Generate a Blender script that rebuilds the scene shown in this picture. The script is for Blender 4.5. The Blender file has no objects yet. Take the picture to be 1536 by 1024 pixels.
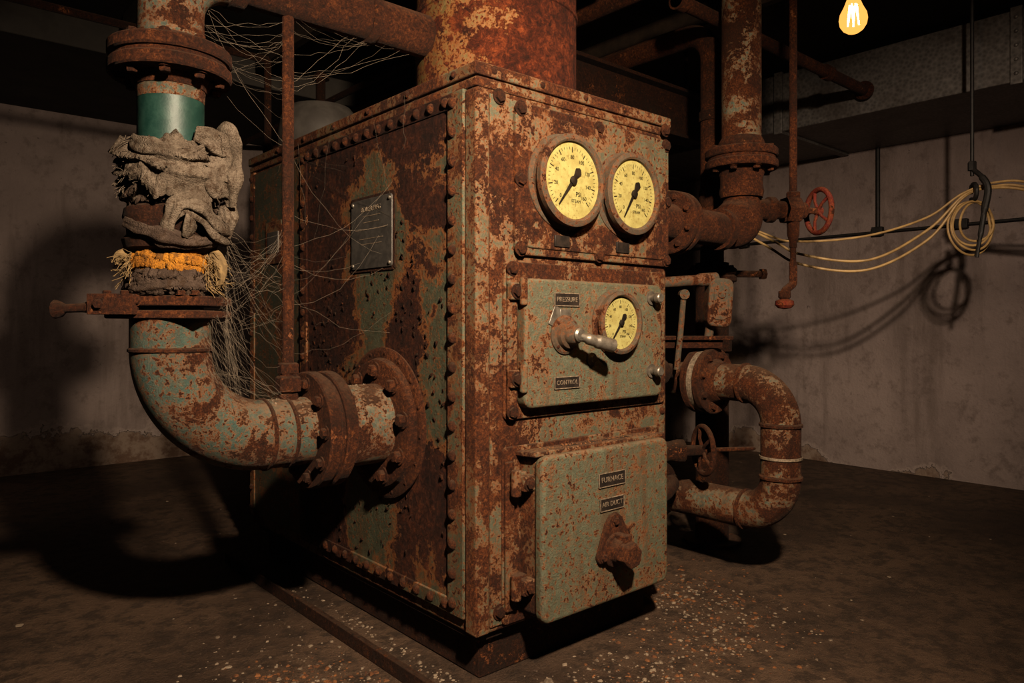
import bpy, bmesh, math, random
from mathutils import Vector, Matrix, noise
random.seed(7)
scene = bpy.context.scene
COL = scene.collection
try:
    scene.view_settings.view_transform = 'Standard'
    scene.view_settings.look = 'None'
    scene.view_settings.look = 'Medium High Contrast'
except Exception: pass

# ------------------------------------------------------------------ materials
def new_mat(name):
    m = bpy.data.materials.new(name); m.use_nodes = True
    nt = m.node_tree
    for n in list(nt.nodes): nt.nodes.remove(n)
    out = nt.nodes.new('ShaderNodeOutputMaterial')
    b = nt.nodes.new('ShaderNodeBsdfPrincipled')
    nt.links.new(b.outputs[0], out.inputs[0])
    return m, nt, b

class NG:
    def __init__(s, nt): s.nt = nt
    def lk(s, a, b): s.nt.links.new(a, b)
    def coord(s, seed=0, sc=(1,1,1)):
        t = s.nt.nodes.new('ShaderNodeTexCoord'); mp = s.nt.nodes.new('ShaderNodeMapping')
        mp.inputs['Location'].default_value = (seed*1.37, seed*2.11, seed*0.73)
        mp.inputs['Scale'].default_value = sc
        s.lk(t.outputs['Object'], mp.inputs[0]); return mp.outputs[0]
    def noise(s, c, scale, detail=6, rough=.6, dist=0):
        n = s.nt.nodes.new('ShaderNodeTexNoise')
        n.inputs['Scale'].default_value = scale; n.inputs['Detail'].default_value = detail
        n.inputs['Roughness'].default_value = rough; n.inputs['Distortion'].default_value = dist
        s.lk(c, n.inputs['Vector']); return n.outputs[0]
    def math(s, op, a, b=None, c=None, clamp=False):
        n = s.nt.nodes.new('ShaderNodeMath'); n.operation = op; n.use_clamp = clamp
        for i, v in enumerate((a, b, c)):
            if v is None: continue
            if isinstance(v, (int, float)): n.inputs[i].default_value = v
            else: s.lk(v, n.inputs[i])
        return n.outputs[0]
    def step(s, v, lo, hi):
        n = s.nt.nodes.new('ShaderNodeMapRange'); n.interpolation_type = 'SMOOTHSTEP'
        n.inputs[1].default_value = lo; n.inputs[2].default_value = hi
        s.lk(v, n.inputs[0]); return n.outputs[0]
    def ramp(s, v, stops):
        n = s.nt.nodes.new('ShaderNodeValToRGB'); cr = n.color_ramp
        while len(cr.elements) < len(stops): cr.elements.new(.5)
        for e, (p, c) in zip(cr.elements, stops): e.position = p; e.color = (*c, 1)
        s.lk(v, n.inputs[0]); return n.outputs[0]
    def mix(s, f, a, b, bt='MIX'):
        n = s.nt.nodes.new('ShaderNodeMix'); n.data_type = 'RGBA'; n.blend_type = bt
        for sock, v in ((n.inputs[0], f), (n.inputs[6], a), (n.inputs[7], b)):
            if isinstance(v, (int, float)): sock.default_value = v
            elif isinstance(v, tuple): sock.default_value = (*v, 1)
            else: s.lk(v, sock)
        return n.outputs[2]
    def bump(s, h, strength, dist, bsdf):
        n = s.nt.nodes.new('ShaderNodeBump'); n.inputs['Strength'].default_value = strength
        n.inputs['Distance'].default_value = dist
        s.lk(h, n.inputs['Height']); s.lk(n.outputs[0], bsdf.inputs['Normal'])
    def upward(s):
        g = s.nt.nodes.new('ShaderNodeNewGeometry'); x = s.nt.nodes.new('ShaderNodeSeparateXYZ')
        s.lk(g.outputs['Normal'], x.inputs[0]); return x.outputs[2]
    def blob(s, c, rad):
        """1 inside an ellipsoid around c, fading to 0 outside (object coords)"""
        t = s.nt.nodes.new('ShaderNodeTexCoord'); a = s.nt.nodes.new('ShaderNodeVectorMath'); a.operation = 'SUBTRACT'
        s.lk(t.outputs['Object'], a.inputs[0]); a.inputs[1].default_value = c
        d = s.nt.nodes.new('ShaderNodeVectorMath'); d.operation = 'DIVIDE'; s.lk(a.outputs[0], d.inputs[0]); d.inputs[1].default_value = rad
        l = s.nt.nodes.new('ShaderNodeVectorMath'); l.operation = 'LENGTH'; s.lk(d.outputs[0], l.inputs[0])
        return s.math('SUBTRACT', 1.0, s.step(l.outputs['Value'], .5, 1.3))

def rusty(name, paint, paint2, thr=.5, scale=1.0, seed=0, dust=.7, bright=1.0, speck=.6, flake=1.0, grime=.2, red=1.0, wts=(.56, .30, .14), blobs=(), wash=.4, halo_c=(.27, .085, .022)):
    """painted steel, paint flaking off over rust; thr lower = more rust"""
    m, nt, b = new_mat(name); g = NG(nt)
    c = g.coord(seed)
    n1 = g.noise(c, 2.6*scale, 10, .66, .4)
    n2 = g.noise(c, 15*scale, 9, .75)
    n3 = g.noise(c, 85*scale, 6, .75)
    n5 = g.noise(c, 40*scale, 12, .86, .5)
    n6 = g.noise(g.coord(seed+5), 70, 5, .62)
    n7 = g.noise(g.coord(seed+8), 5, 9, .7)
    mm = g.math('ADD', g.math('MULTIPLY', n1, wts[0]), g.math('ADD', g.math('MULTIPLY', n2, wts[1]), g.math('MULTIPLY', n3, wts[2])))
    for bc, br_, amt in blobs:
        mm = g.math('ADD', mm, g.math('MULTIPLY', g.blob(bc, br_), amt))
    mask = g.step(mm, thr, thr+.010)
    sp = g.math('ADD', n6, g.math('MULTIPLY', g.math('SUBTRACT', n7, .5), .34))
    spots = g.step(sp, speck, speck+.03)
    mask = g.math('MAXIMUM', mask, spots)
    halo = g.math('MAXIMUM', g.step(mm, thr-.045, thr+.005), g.step(sp, speck-.08, speck))
    k = bright; r_ = red
    rust = g.ramp(n5, [(.33, (.012*k, .0045*k, .003*k)), (.43, (.055*k*r_, .017*k, .0065*k)), (.52, (.15*k*r_, .046*k, .015*k)), (.60, (.34*k*r_, .115*k, .032*k)), (.71, (.55*k, .27*k, .11*k))])
    rust = g.mix(g.step(n7, .42, .60), rust, g.mix(1.0, rust, (.45, .34, .30), 'MULTIPLY'))
    streak = g.noise(g.coord(seed+2, (9, 9, .9)), 2.2, 6, .6)
    pc = g.mix(g.step(n2, .38, .62), paint, paint2)
    pc = g.mix(g.math('MULTIPLY', g.step(streak, .48, .70), .55), pc, (.105, .050, .023))
    pc = g.mix(g.math('MULTIPLY', g.step(n5, .45, .61), wash), pc, (.125, .066, .034))
    pc = g.mix(g.math('MULTIPLY', g.step(n3, .48, .66), .55), pc, (.05, .032, .018))
    pc = g.mix(g.math('MULTIPLY', halo, .7), pc, halo_c)
    col = g.mix(mask, pc, rust)
    col = g.mix(g.math('MULTIPLY', g.step(n7, .45, .7), grime), col, (.12, .076, .044))
    if dust > 0:
        dm = g.math('MULTIPLY', g.step(g.upward(), .2, 1.0), g.step(n2, .3, .6))
        col = g.mix(g.math('MULTIPLY', dm, dust), col, (.19, .12, .075))
    g.lk(col, b.inputs['Base Color'])
    r = g.math('MULTIPLY_ADD', mask, .28, .46); g.lk(r, b.inputs['Roughness'])
    b.inputs['Specular IOR Level'].default_value = .4
    h = g.math('ADD', g.math('MULTIPLY', g.math('MULTIPLY', n5, mask), 1.5*flake), g.math('ADD', g.math('MULTIPLY', n3, .35), g.math('MULTIPLY', mask, -.5)))
    g.bump(h, 1.0, .016, b)
    return m

def simple(name, c1, c2, scale=20, rough=.6, metal=0, bumpd=.002, seed=0, detail=6, lo=.35, hi=.65, dust=0):
    m, nt, b = new_mat(name); g = NG(nt); c = g.coord(seed)
    n = g.noise(c, scale, detail, .65, .2)
    col = g.mix(g.step(n, lo, hi), c1, c2)
    if dust:
        col = g.mix(g.math('MULTIPLY', g.step(g.upward(), .3, .95), dust), col, (.2, .14, .09))
    g.lk(col, b.inputs['Base Color'])
    b.inputs['Roughness'].default_value = rough; b.inputs['Metallic'].default_value = metal
    g.bump(n, .7, bumpd, b)
    return m

def cloth(name, c1, c2, seed):
    m, nt, b = new_mat(name); g = NG(nt); c = g.coord(seed)
    n = g.noise(c, 16, 8, .7); n2 = g.noise(c, 240, 3, .6); n3 = g.noise(g.coord(seed+3), 45, 6, .7)
    col = g.mix(g.step(n, .38, .62), c1, c2)
    col = g.mix(g.math('MULTIPLY', g.step(n3, .50, .62), .7), col, (.045, .028, .018))
    col = g.mix(g.math('MULTIPLY', g.step(n2, .45, .65), .4), col, (.04, .03, .022))
    g.lk(col, b.inputs['Base Color']); b.inputs['Roughness'].default_value = 1
    b.inputs['Specular IOR Level'].default_value = .1
    g.bump(g.math('ADD', n2, g.math('MULTIPLY', n3, .8)), 1.0, .006, b); return m

GREEN, GREEN2 = (.080, .098, .068), (.120, .134, .092)
M_body = rusty('painted_steel_rusted', GREEN, GREEN2, .515, 1.6, 3, .7, 1.0, .59, 1, .12)
M_trim = rusty('painted_steel_trim', (.105, .112, .074), (.145, .138, .094), .495, 2.2, 9, .75, 1.05, .565, 1, .2)
M_side = rusty('side_plate_rusted', (.062, .078, .056), (.090, .102, .070), .497, .95, 21, .4, .46, .63, 2.0, .05, 1.2,
    (.62, .25, .13), (((0, .60, 1.42), (1, .26, .40), -.11), ((0, .22, 1.05), (1, .14, .28), -.10), ((0, .66, .48), (1, .20, .26), -.09), ((0, 1.05, 1.0), (1, .22, 1.1), .07), ((0, .38, 1.70), (1, .28, .22), .07), ((0, .28, .55), (1, .2, .35), .07), ((0, .42, 1.15), (1, .14, .22), .10)), .25, (.30, .095, .025))
M_sider = rusty('side_plate_rear_paint', (.034, .052, .042), (.052, .066, .050), .56, 1.5, 25, .5, .6, .64, 1, .1)
M_door = rusty('door_enamel_rusted', (.090, .110, .076), (.130, .145, .100), .568, 1.8, 14, .75, 1.0, .608, 1, .15, 1, (.56, .30, .14), (), .5)
M_rust = rusty('bare_rust', (.12, .055, .028), (.09, .042, .022), .42, 2.2, 30, .55, .85, .5, 1, .2)
M_rustd = rusty('dark_rust', (.045, .023, .014), (.035, .018, .012), .42, 2.2, 33, .4, .42, .5, 1, .2)
M_flue = rusty('flue_rust', (.16, .125, .05), (.12, .10, .05), .462, .9, 43, .2, .80, .57, .8, .1, 1.35, (.56, .3, .14), (((.20, .25, 2.3), (.16, .3, .28), -.03), ((.62, .15, 2.2), (.3, .3, .6), .08)))
M_teal = rusty('teal_pipe_paint', (.048, .098, .088), (.080, .132, .110), .530, 2.6, 50, .9, .95, .60, 1, .25, 1, (.56, .30, .14), (), .45)
M_teal2 = rusty('teal_pipe_paint_worn', (.058, .105, .092), (.18, .195, .15), .505, 3.0, 56, .7, 1.0, .575, 1, .2)
M_pipeR = rusty('worn_pipe_right', (.075, .115, .095), (.20, .21, .15), .485, 3.2, 61, .7, .95, .57, 1, .2)
M_green = simple('dark_green_enamel', (.008, .034, .028), (.018, .052, .042), 24, .5, 0, .002, dust=.4)
M_tag = simple('aluminium_plate', (.085, .08, .075), (.13, .12, .11), 25, .5, .5, .001)
M_black = simple('black_label', (.012, .010, .009), (.03, .022, .018), 30, .5)
M_letter = simple('label_letters', (.24, .19, .14), (.10, .08, .06), 90, .5)
M_bezel = rusty('gauge_bezel', (.085, .07, .052), (.12, .098, .072), .56, 4, 70, .2, .72, .62, .4, .1)
M_needle = simple('needle_black', (.01, .008, .006), (.02, .015, .01), 30, .5)
M_steel = simple('worn_steel', (.11, .098, .082), (.20, .178, .15), 30, .42, .5, .001, dust=.3)
M_red = rusty('red_valve_paint', (.12, .010, .009), (.16, .018, .014), .56, 4, 80, .15, .7, .61, 1, .05)
M_grey = rusty('grey_enamel', (.070, .073, .058), (.092, .090, .072), .54, 3, 84, .4, .9, .60, 1, .2)
M_cloth = cloth('dirty_rag', (.165, .135, .106), (.095, .076, .059), 3)
M_cloth2 = cloth('dark_rag', (.055, .040, .033), (.095, .070, .056), 5)
M_yellow = cloth('yellow_cloth_band', (.42, .19, .03), (.30, .13, .025), 8)
M_fray = simple('frayed_fibre', (.22, .15, .07), (.13, .09, .045), 40, .95)
M_cable = simple('yellow_cable', (.38, .26, .11), (.24, .16, .07), 10, .5)
M_rubber = simple('black_rubber', (.010, .009, .008), (.02, .018, .016), 20, .6)
M_web = simple('cobweb_silk', (.15, .12, .09), (.09, .075, .058), 40, .9)
M_chip = simple('debris_chips', (.21, .165, .12), (.05, .032, .022), 14, .9, 0, .003, lo=.45, hi=.66)
M_leaf = simple('rust_flakes', (.20, .085, .03), (.06, .026, .014), 30, .9)
M_tank = simple('tank_enamel', (.11, .10, .09), (.07, .063, .057), 6, .6)
M_wood = simple('old_joist', (.025, .016, .010), (.042, .027, .017), 12, .9)

def dial_mat():
    m, nt, b = new_mat('gauge_dial'); g = NG(nt)
    n = g.noise(g.coord(4), 22, 7, .7)
    n2 = g.noise(g.coord(8), 90, 4, .6)
    col = g.mix(g.step(n, .35, .7), (.34, .315, .13), (.25, .215, .08))
    col = g.mix(g.math('MULTIPLY', g.step(n2, .56, .66), .6), col, (.15, .10, .035))
    g.lk(col, b.inputs['Base Color']); b.inputs['Roughness'].default_value = .4
    return m
M_dial = dial_mat()

def wall_mat():
    m, nt, b = new_mat('plaster_wall'); g = NG(nt); c = g.coord(2)
    n1 = g.noise(c, 1.1, 8, .6); n2 = g.noise(c, 9, 8, .7); n3 = g.noise(c, 60, 6, .7)
    col = g.mix(g.step(n1, .35, .65), (.27, .222, .205), (.195, .158, .146))
    col = g.mix(g.math('MULTIPLY', g.step(n2, .50, .68), .55), col, (.115, .089, .079))
    n4 = g.noise(g.coord(12), 16, 8, .75)
    col = g.mix(g.math('MULTIPLY', g.step(n4, .64, .685), .65), col, (.055, .042, .036))
    strk = g.noise(g.coord(17, (3, 3, .35)), 1.5, 7, .65)
    col = g.mix(g.math('MULTIPLY', g.step(strk, .52, .66), .4), col, (.11, .085, .073))
    dmp = g.math('ADD', g.blob((-1.05, 4.84, 1.5), (.28, 1, .35)), g.math('MULTIPLY', g.math('SUBTRACT', n2, .5), 3.0))
    col = g.mix(g.math('MULTIPLY', g.step(dmp, .75, .95), .65), col, (.07, .056, .05))
    geo = nt.nodes.new('ShaderNodeNewGeometry'); sx = nt.nodes.new('ShaderNodeSeparateXYZ'); g.lk(geo.outputs['Position'], sx.inputs[0])
    hgt = g.math('ADD', sx.outputs[2], g.math('MULTIPLY', g.math('SUBTRACT', n1, .5), -1.1))
    hgt = g.math('ADD', hgt, g.math('MULTIPLY', g.math('SUBTRACT', n2, .5), -.4))
    hgt = g.math('ADD', hgt, g.math('MULTIPLY', g.step(sx.outputs[0], 1.5, 4.4), .3))
    peel = g.math('SUBTRACT', 1.0, g.step(hgt, .26, .275))
    edge = g.math('MULTIPLY', g.step(hgt, .24, .27), g.math('SUBTRACT', 1.0, g.step(hgt, .28, .34)))
    under = g.mix(g.step(n2, .4, .6), (.12, .075, .052), (.22, .17, .135))
    col = g.mix(peel, col, under)
    col = g.mix(g.math('MULTIPLY', edge, .5), col, (.36, .30, .27))
    g.lk(col, b.inputs['Base Color']); b.inputs['Roughness'].default_value = .9
    h = g.math('ADD', g.math('MULTIPLY', peel, -1.0), g.math('ADD', g.math('MULTIPLY', n3, .25), g.math('MULTIPLY', n2, .5)))
    g.bump(h, .8, .025, b)
    return m
def floor_mat():
    m, nt, b = new_mat('dirty_concrete_floor'); g = NG(nt); c = g.coord(6)
    n1 = g.noise(c, 1.3, 8, .65, .3); n2 = g.noise(c, 14, 9, .75); n3 = g.noise(c, 120, 4, .7)
    col = g.mix(g.step(n1, .38, .62), (.058, .034, .021), (.120, .074, .046))
    col = g.mix(g.math('MULTIPLY', g.step(n2, .46, .60), .75), col, (.030, .018, .011))
    col = g.mix(g.math('MULTIPLY', g.step(n3, .58, .68), .5), col, (.17, .115, .076))
    g.lk(col, b.inputs['Base Color'])
    g.lk(g.math('MULTIPLY_ADD', n1, .5, .4), b.inputs['Roughness'])
    g.bump(g.math('ADD', g.math('MULTIPLY', n2, .8), g.math('MULTIPLY', n3, .4)), 1.0, .03, b)
    return m
def galv_mat():
    m, nt, b = new_mat('galvanised_duct'); g = NG(nt); c = g.coord(6)
    v = nt.nodes.new('ShaderNodeTexVoronoi'); v.inputs['Scale'].default_value = 45; g.lk(c, v.inputs['Vector'])
    n1 = g.noise(c, 3, 8, .65)
    col = g.mix(v.outputs['Distance'], (.075, .071, .067), (.19, .18, .17))
    col = g.mix(g.math('MULTIPLY', g.step(n1, .45, .7), .6), col, (.055, .043, .035))
    g.lk(col, b.inputs['Base Color']); b.inputs['Roughness'].default_value = .5; b.inputs['Metallic'].default_value = .3
    return m
M_wall, M_floor, M_galv = wall_mat(), floor_mat(), galv_mat()
M_ceil = simple('dark_ceiling', (.016, .013, .011), (.026, .02, .016), 5, .9)
M_soffit = simple('soffit_board', (.04, .036, .032), (.058, .052, .045), 4, .85)

def emit_mat(name, col, s):
    m = bpy.data.materials.new(name); m.use_nodes = True; nt = m.node_tree
    for n in list(nt.nodes): nt.nodes.remove(n)
    out = nt.nodes.new('ShaderNodeOutputMaterial'); e = nt.nodes.new('ShaderNodeEmission')
    e.inputs[0].default_value = (*col, 1); e.inputs[1].default_value = s
    nt.links.new(e.outputs[0], out.inputs[0]); return m
M_fil = emit_mat('hot_filament', (1, .75, .35), 90)
def bulb_glass():
    m = bpy.data.materials.new('amber_bulb_glass'); m.use_nodes = True; nt = m.node_tree
    for n in list(nt.nodes): nt.nodes.remove(n)
    out = nt.nodes.new('ShaderNodeOutputMaterial'); e = nt.nodes.new('ShaderNodeEmission')
    t = nt.nodes.new('ShaderNodeBsdfTransparent'); mx = nt.nodes.new('ShaderNodeMixShader')
    e.inputs[0].default_value = (1, .50, .13, 1); e.inputs[1].default_value = 1.6
    t.inputs[0].default_value = (1, .85, .6, 1)
    mx.inputs[0].default_value = .45
    nt.links.new(t.outputs[0], mx.inputs[1]); nt.links.new(e.outputs[0], mx.inputs[2]); nt.links.new(mx.outputs[0], out.inputs[0]); return m
M_bulb = bulb_glass()

# ------------------------------------------------------------------ geometry helpers
def frame(axis):
    a = Vector(axis).normalized()
    t = Vector((0, 0, 1)) if abs(a.z) < .9 else Vector((1, 0, 0))
    u = t.cross(a).normalized(); v = a.cross(u).normalized()
    return a, u, v
def empty(name):
    e = bpy.data.objects.new(name, None); COL.objects.link(e); e.empty_display_size = .1; return e

class Part:
    def __init__(s, name, mat, parent=None):
        s.name, s.mat, s.parent = name, mat, parent; s.bm = bmesh.new()
    def lathe(s, o, axis, prof, seg=48, cap=True):
        a, u, v = frame(axis); o = Vector(o); rings = []
        for h, r in prof:
            if r < 1e-5: rings.append([s.bm.verts.new(o+a*h)])
            else: rings.append([s.bm.verts.new(o+a*h+(u*math.cos(2*math.pi*i/seg)+v*math.sin(2*math.pi*i/seg))*r) for i in range(seg)])
        for A, B in zip(rings, rings[1:]):
            for i in range(seg):
                j = (i+1) % seg
                if len(A) == 1 and len(B) == 1: break
                if len(A) == 1: s.bm.faces.new((A[0], B[i], B[j]))
                elif len(B) == 1: s.bm.faces.new((A[i], A[j], B[0]))
                else: s.bm.faces.new((A[i], A[j], B[j], B[i]))
        if cap:
            if len(rings[0]) > 1: s.bm.faces.new(rings[0][::-1])
            if len(rings[-1]) > 1: s.bm.faces.new(rings[-1])
        return s
    def cyl(s, p0, p1, r, seg=32, ch=.0):
        p0, p1 = Vector(p0), Vector(p1); L = (p1-p0).length
        if ch: return s.lathe(p0, p1-p0, [(0, r-ch), (ch, r), (L-ch, r), (L, r-ch)], seg)
        return s.lathe(p0, p1-p0, [(0, r), (L, r)], seg)
    def tube(s, pts, r, seg=32, closed=False, wob=0, flat=1.0, nseed=0, ridge=0, twist=0):
        pts = [Vector(p) for p in pts]; n = len(pts)
        if isinstance(r, (int, float)): r = [r]*n
        rings = []; u = None
        for i, p in enumerate(pts):
            if closed: t = pts[(i+1) % n]-pts[i-1]
            else: t = pts[min(i+1, n-1)]-pts[max(i-1, 0)]
            t.normalize()
            if u is None: _, u, _ = frame(t)
            u = (u-t*u.dot(t)).normalized(); v = t.cross(u)
            ring = []
            for k in range(seg):
                th = 2*math.pi*k/seg
                d = u*math.cos(th)*flat+v*math.sin(th); rr = r[i]
                if wob:
                    q = p+d*rr
                    rr *= 1+wob*(noise.noise(q*11+Vector((nseed, 0, 0)))+.4*noise.noise(q*30+Vector((0, nseed, 0))))
                if ridge:
                    w_ = 4*th+twist*i+3*noise.noise(p*9+Vector((nseed, 0, 0)))
                    rr *= 1+ridge*(abs(math.sin(w_/2))*2-1)+ridge*.5*math.sin(w_*1.7)
                ring.append(s.bm.verts.new(p+d*rr))
            rings.append(ring)
        rng = range(n) if closed else range(n-1)
        for i in rng:
            A, B = rings[i], rings[(i+1) % n]
            for k in range(seg):
                j = (k+1) % seg; s.bm.faces.new((A[k], A[j], B[j], B[k]))
        if not closed:
            s.bm.faces.new(rings[0][::-1]); s.bm.faces.new(rings[-1])
        return s
    def box(s, lo, hi, rotz=0, c=None, rotm=None):
        lo, hi = Vector(lo), Vector(hi); ctr = (lo+hi)/2 if c is None else Vector(c)
        R = rotm if rotm else Matrix.Rotation(rotz, 3, 'Z')
        vs = []
        for x in (lo.x, hi.x):
            for y in (lo.y, hi.y):
                for z in (lo.z, hi.z): vs.append(s.bm.verts.new(ctr+R@(Vector((x, y, z))-ctr)))
        for f in ((0, 1, 3, 2), (4, 6, 7, 5), (0, 4, 5, 1), (2, 3, 7, 6), (0, 2, 6, 4), (1, 5, 7, 3)):
            s.bm.faces.new([vs[i] for i in f])
        return s
    def prism(s, pts2, mapf, d0, d1):
        A = [s.bm.verts.new(mapf(x, y, d0)) for x, y in pts2]; B = [s.bm.verts.new(mapf(x, y, d1)) for x, y in pts2]
        n = len(pts2); s.bm.faces.new(A[::-1]); s.bm.faces.new(B)
        for i in range(n):
            j = (i+1) % n; s.bm.faces.new((A[i], A[j], B[j], B[i]))
        return s
    def rrect(s, a0, a1, z0, z1, d0, d1, rad, face='front'):
        pts = []
        for cx, cz, st in ((a1-rad, z1-rad, 0), (a0+rad, z1-rad, 90), (a0+rad, z0+rad, 180), (a1-rad, z0+rad, 270)):
            for k in range(7):
                th = math.radians(st+15*k); pts.append((cx+rad*math.cos(th), cz+rad*math.sin(th)))
        f = (lambda x, z, d: Vector((x, d, z))) if face == 'front' else (lambda x, z, d: Vector((d, x, z)))
        return s.prism(pts, f, d0, d1)
    def hexb(s, p, axis, r, h, washer=True, rot=0.0):
        a, u, v = frame(axis); p = Vector(p)
        if washer: s.lathe(p, a, [(0, r*1.35), (h*.22, r*1.35)], 16)
        A = []; B = []; C = []
        for k in range(6):
            th = math.pi/3*k+rot; d = u*math.cos(th)+v*math.sin(th)
            A.append(s.bm.verts.new(p+d*r)); B.append(s.bm.verts.new(p+d*r+a*h*.85)); C.append(s.bm.verts.new(p+d*r*.8+a*h))
        s.bm.faces.new(C)
        for L, M in ((A, B), (B, C)):
            for k in range(6):
                j = (k+1) % 6; s.bm.faces.new((L[k], L[j], M[j], M[k]))
        return s
    def rivet(s, p, axis, r, seg=14):
        return s.lathe(p, axis, [(-.002, r), (r*.1, r), (r*.42, r*.86), (r*.68, r*.55), (r*.8, 0)], seg, cap=False)
    def ringbolts(s, c, axis, R, n, r, h, th, both=True, ph=0.0):
        a, u, v = frame(axis); c = Vector(c)
        for i in range(n):
            t = 2*math.pi*i/n+ph; q = c+(u*math.cos(t)+v*math.sin(t))*R
            s.hexb(q+a*th, a, r, h, rot=random.random())
            if both: s.hexb(q, -a, r, h, rot=random.random())
        return s
    def flange(s, c, axis, R, th, n=8, br=.015, gap=.008, ri=.1):
        """pair of bolted plates starting at c going along axis; total = 2*th+gap"""
        a = Vector(axis).normalized(); c = Vector(c); e = .005
        s.lathe(c, a, [(0, ri), (0, R-e), (e, R), (th-e, R), (th, R-e), (th, ri)], 64)
        s.lathe(c+a*(th-.002), a, [(0, R*.93), (gap+.004, R*.93)], 64)
        c2 = c+a*(th+gap)
        s.lathe(c2, a, [(0, ri), (0, R-e), (e, R), (th-e, R), (th, R-e), (th, ri)], 64)
        s.ringbolts(c, a, R*.80, n, br, br*1.1, 2*th+gap, True, .3)
        return s
    def crumb(s, o, size, up=Vector((0, 0, 1))):
        a, u, v = frame(up); o = Vector(o); k = random.randint(4, 6); a0 = random.random()*6; b_ = []; t_ = []
        h = size*random.uniform(.3, .8)
        for j in range(k):
            th = a0+2*math.pi*j/k; rr = size*random.uniform(.6, 1.1); d = u*math.cos(th)+v*math.sin(th)
            b_.append(s.bm.verts.new(o+d*rr-a*.001)); t_.append(s.bm.verts.new(o+d*rr*.6+a*h*random.uniform(.6, 1.2)))
        s.bm.faces.new(t_)
        for j in range(k): s.bm.faces.new((b_[j], b_[(j+1) % k], t_[(j+1) % k], t_[j]))
    def done(s, bevel=0, seg=2, ang=35, solid=0):
        bmesh.ops.recalc_face_normals(s.bm, faces=s.bm.faces)
        me = bpy.data.meshes.new(s.name); s.bm.to_mesh(me); s.bm.free()
        for p in me.polygons: p.use_smooth = True
        me.set_sharp_from_angle(angle=math.radians(ang))
        me.materials.append(s.mat)
        ob = bpy.data.objects.new(s.name, me); COL.objects.link(ob)
        if s.parent: ob.parent = s.parent
        if solid:
            so = ob.modifiers.new('solid', 'SOLIDIFY'); so.thickness = solid
        if bevel:
            bv = ob.modifiers.new('bevel', 'BEVEL'); bv.width = bevel; bv.segments = seg; bv.limit_method = 'ANGLE'; bv.angle_limit = math.radians(40)
            bv.harden_normals = False
        return ob

def fillet(pts, R, n=14):
    pts = [Vector(p) for p in pts]; out = [pts[0]]
    if isinstance(R, (int, float)): R = [R]*(len(pts)-2)
    for i in range(1, len(pts)-1):
        p = pts[i]; a = (pts[i-1]-p).normalized(); b = (pts[i+1]-p).normalized()
        th = a.angle(b); d = R[i-1]/math.tan(th/2); c = p+(a+b).normalized()*(R[i-1]/math.sin(th/2))
        s0 = p+a*d-c; s1 = p+b*d-c; w = s0.angle(s1)
        for k in range(n+1):
            t = k/n
            out.append(c+(s0*math.sin((1-t)*w)+s1*math.sin(t*w))/math.sin(w))
    out.append(pts[-1]); return out
def spline(pts, n=12):
    P = [Vector(p) for p in pts]; P = [P[0]*2-P[1]]+P+[P[-1]*2-P[-2]]; out = []
    for i in range(1, len(P)-2):
        for k in range(n):
            t = k/n; a, b, c, d = P[i-1:i+3]
            out.append(.5*((2*b)+(c-a)*t+(2*a-5*b+4*c-d)*t*t+(3*b-a-3*c+d)*t**3))
    out.append(P[-2]); return out
def text(body, loc, rot, size, mat, parent, name='lettering', ext=.0008):
    cu = bpy.data.curves.new(name+'_cu', 'FONT'); cu.body = body; cu.size = size; cu.extrude = ext; cu.align_x = 'CENTER'; cu.align_y = 'CENTER'
    tmp = bpy.data.objects.new('tmp', cu); COL.objects.link(tmp)
    bpy.context.view_layer.update()
    me = bpy.data.meshes.new_from_object(tmp.evaluated_get(bpy.context.evaluated_depsgraph_get()))
    bpy.data.objects.remove(tmp)
    me.materials.clear(); me.materials.append(mat)
    ob = bpy.data.objects.new(name, me); COL.objects.link(ob); ob.location = loc; ob.rotation_euler = rot
    ob.parent = parent; return ob
FR = (math.pi/2, 0, 0); SR = (math.pi/2, 0, -math.pi/2)

# ------------------------------------------------------------------ room
XW, YW, ZC = 4.53, 4.84, 2.98
Part('floor', M_floor).box((-4.5, -4.0, -.1), (XW+.1, YW+.1, 0)).done()
Part('wall_back', M_wall).box((-4.5, YW, 0), (XW+.1, YW+.1, ZC)).done()
Part('wall_right', M_wall).box((XW, -4.0, 0), (XW+.1, YW, ZC)).done()
Part('wall_left', M_wall).box((-4.6, -4.0, 0), (-4.5, YW+.1, ZC)).done()
Part('ceiling', M_ceil).box((-4.6, -4.0, ZC), (XW+.1, YW+.1, ZC+.1)).done()
p = Part('ceiling_joists', M_wood)
for i in range(9): p.box((-4.4+.82*i, -3.9, ZC-.13), (-4.35+.82*i, 3.0, ZC))
p.done(.004)
Part('soffit', M_soffit).box((-4.5, 3.2, 2.79), (2.6, YW, ZC)).done(.006)
# galvanised duct along right wall
duct = empty('ceiling_duct')
Part('duct_body', M_galv, duct).box((3.48, -3.5, 2.52), (XW, YW, 2.93)).done(.006)
p = Part('duct_seams', M_galv, duct)
for y in (-1.9, -.55, .9, 2.4, 3.8):
    p.box((3.455, y-.03, 2.50), (3.49, y+.03, 2.94)); p.box((3.48, y-.03, 2.50), (XW-.01, y+.03, 2.525))
for y in (-.55,):
    for k in range(5):
        p.rivet((3.455, y, 2.56+.08*k), (-1, 0, 0), .012)
p.done(.003)

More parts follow.
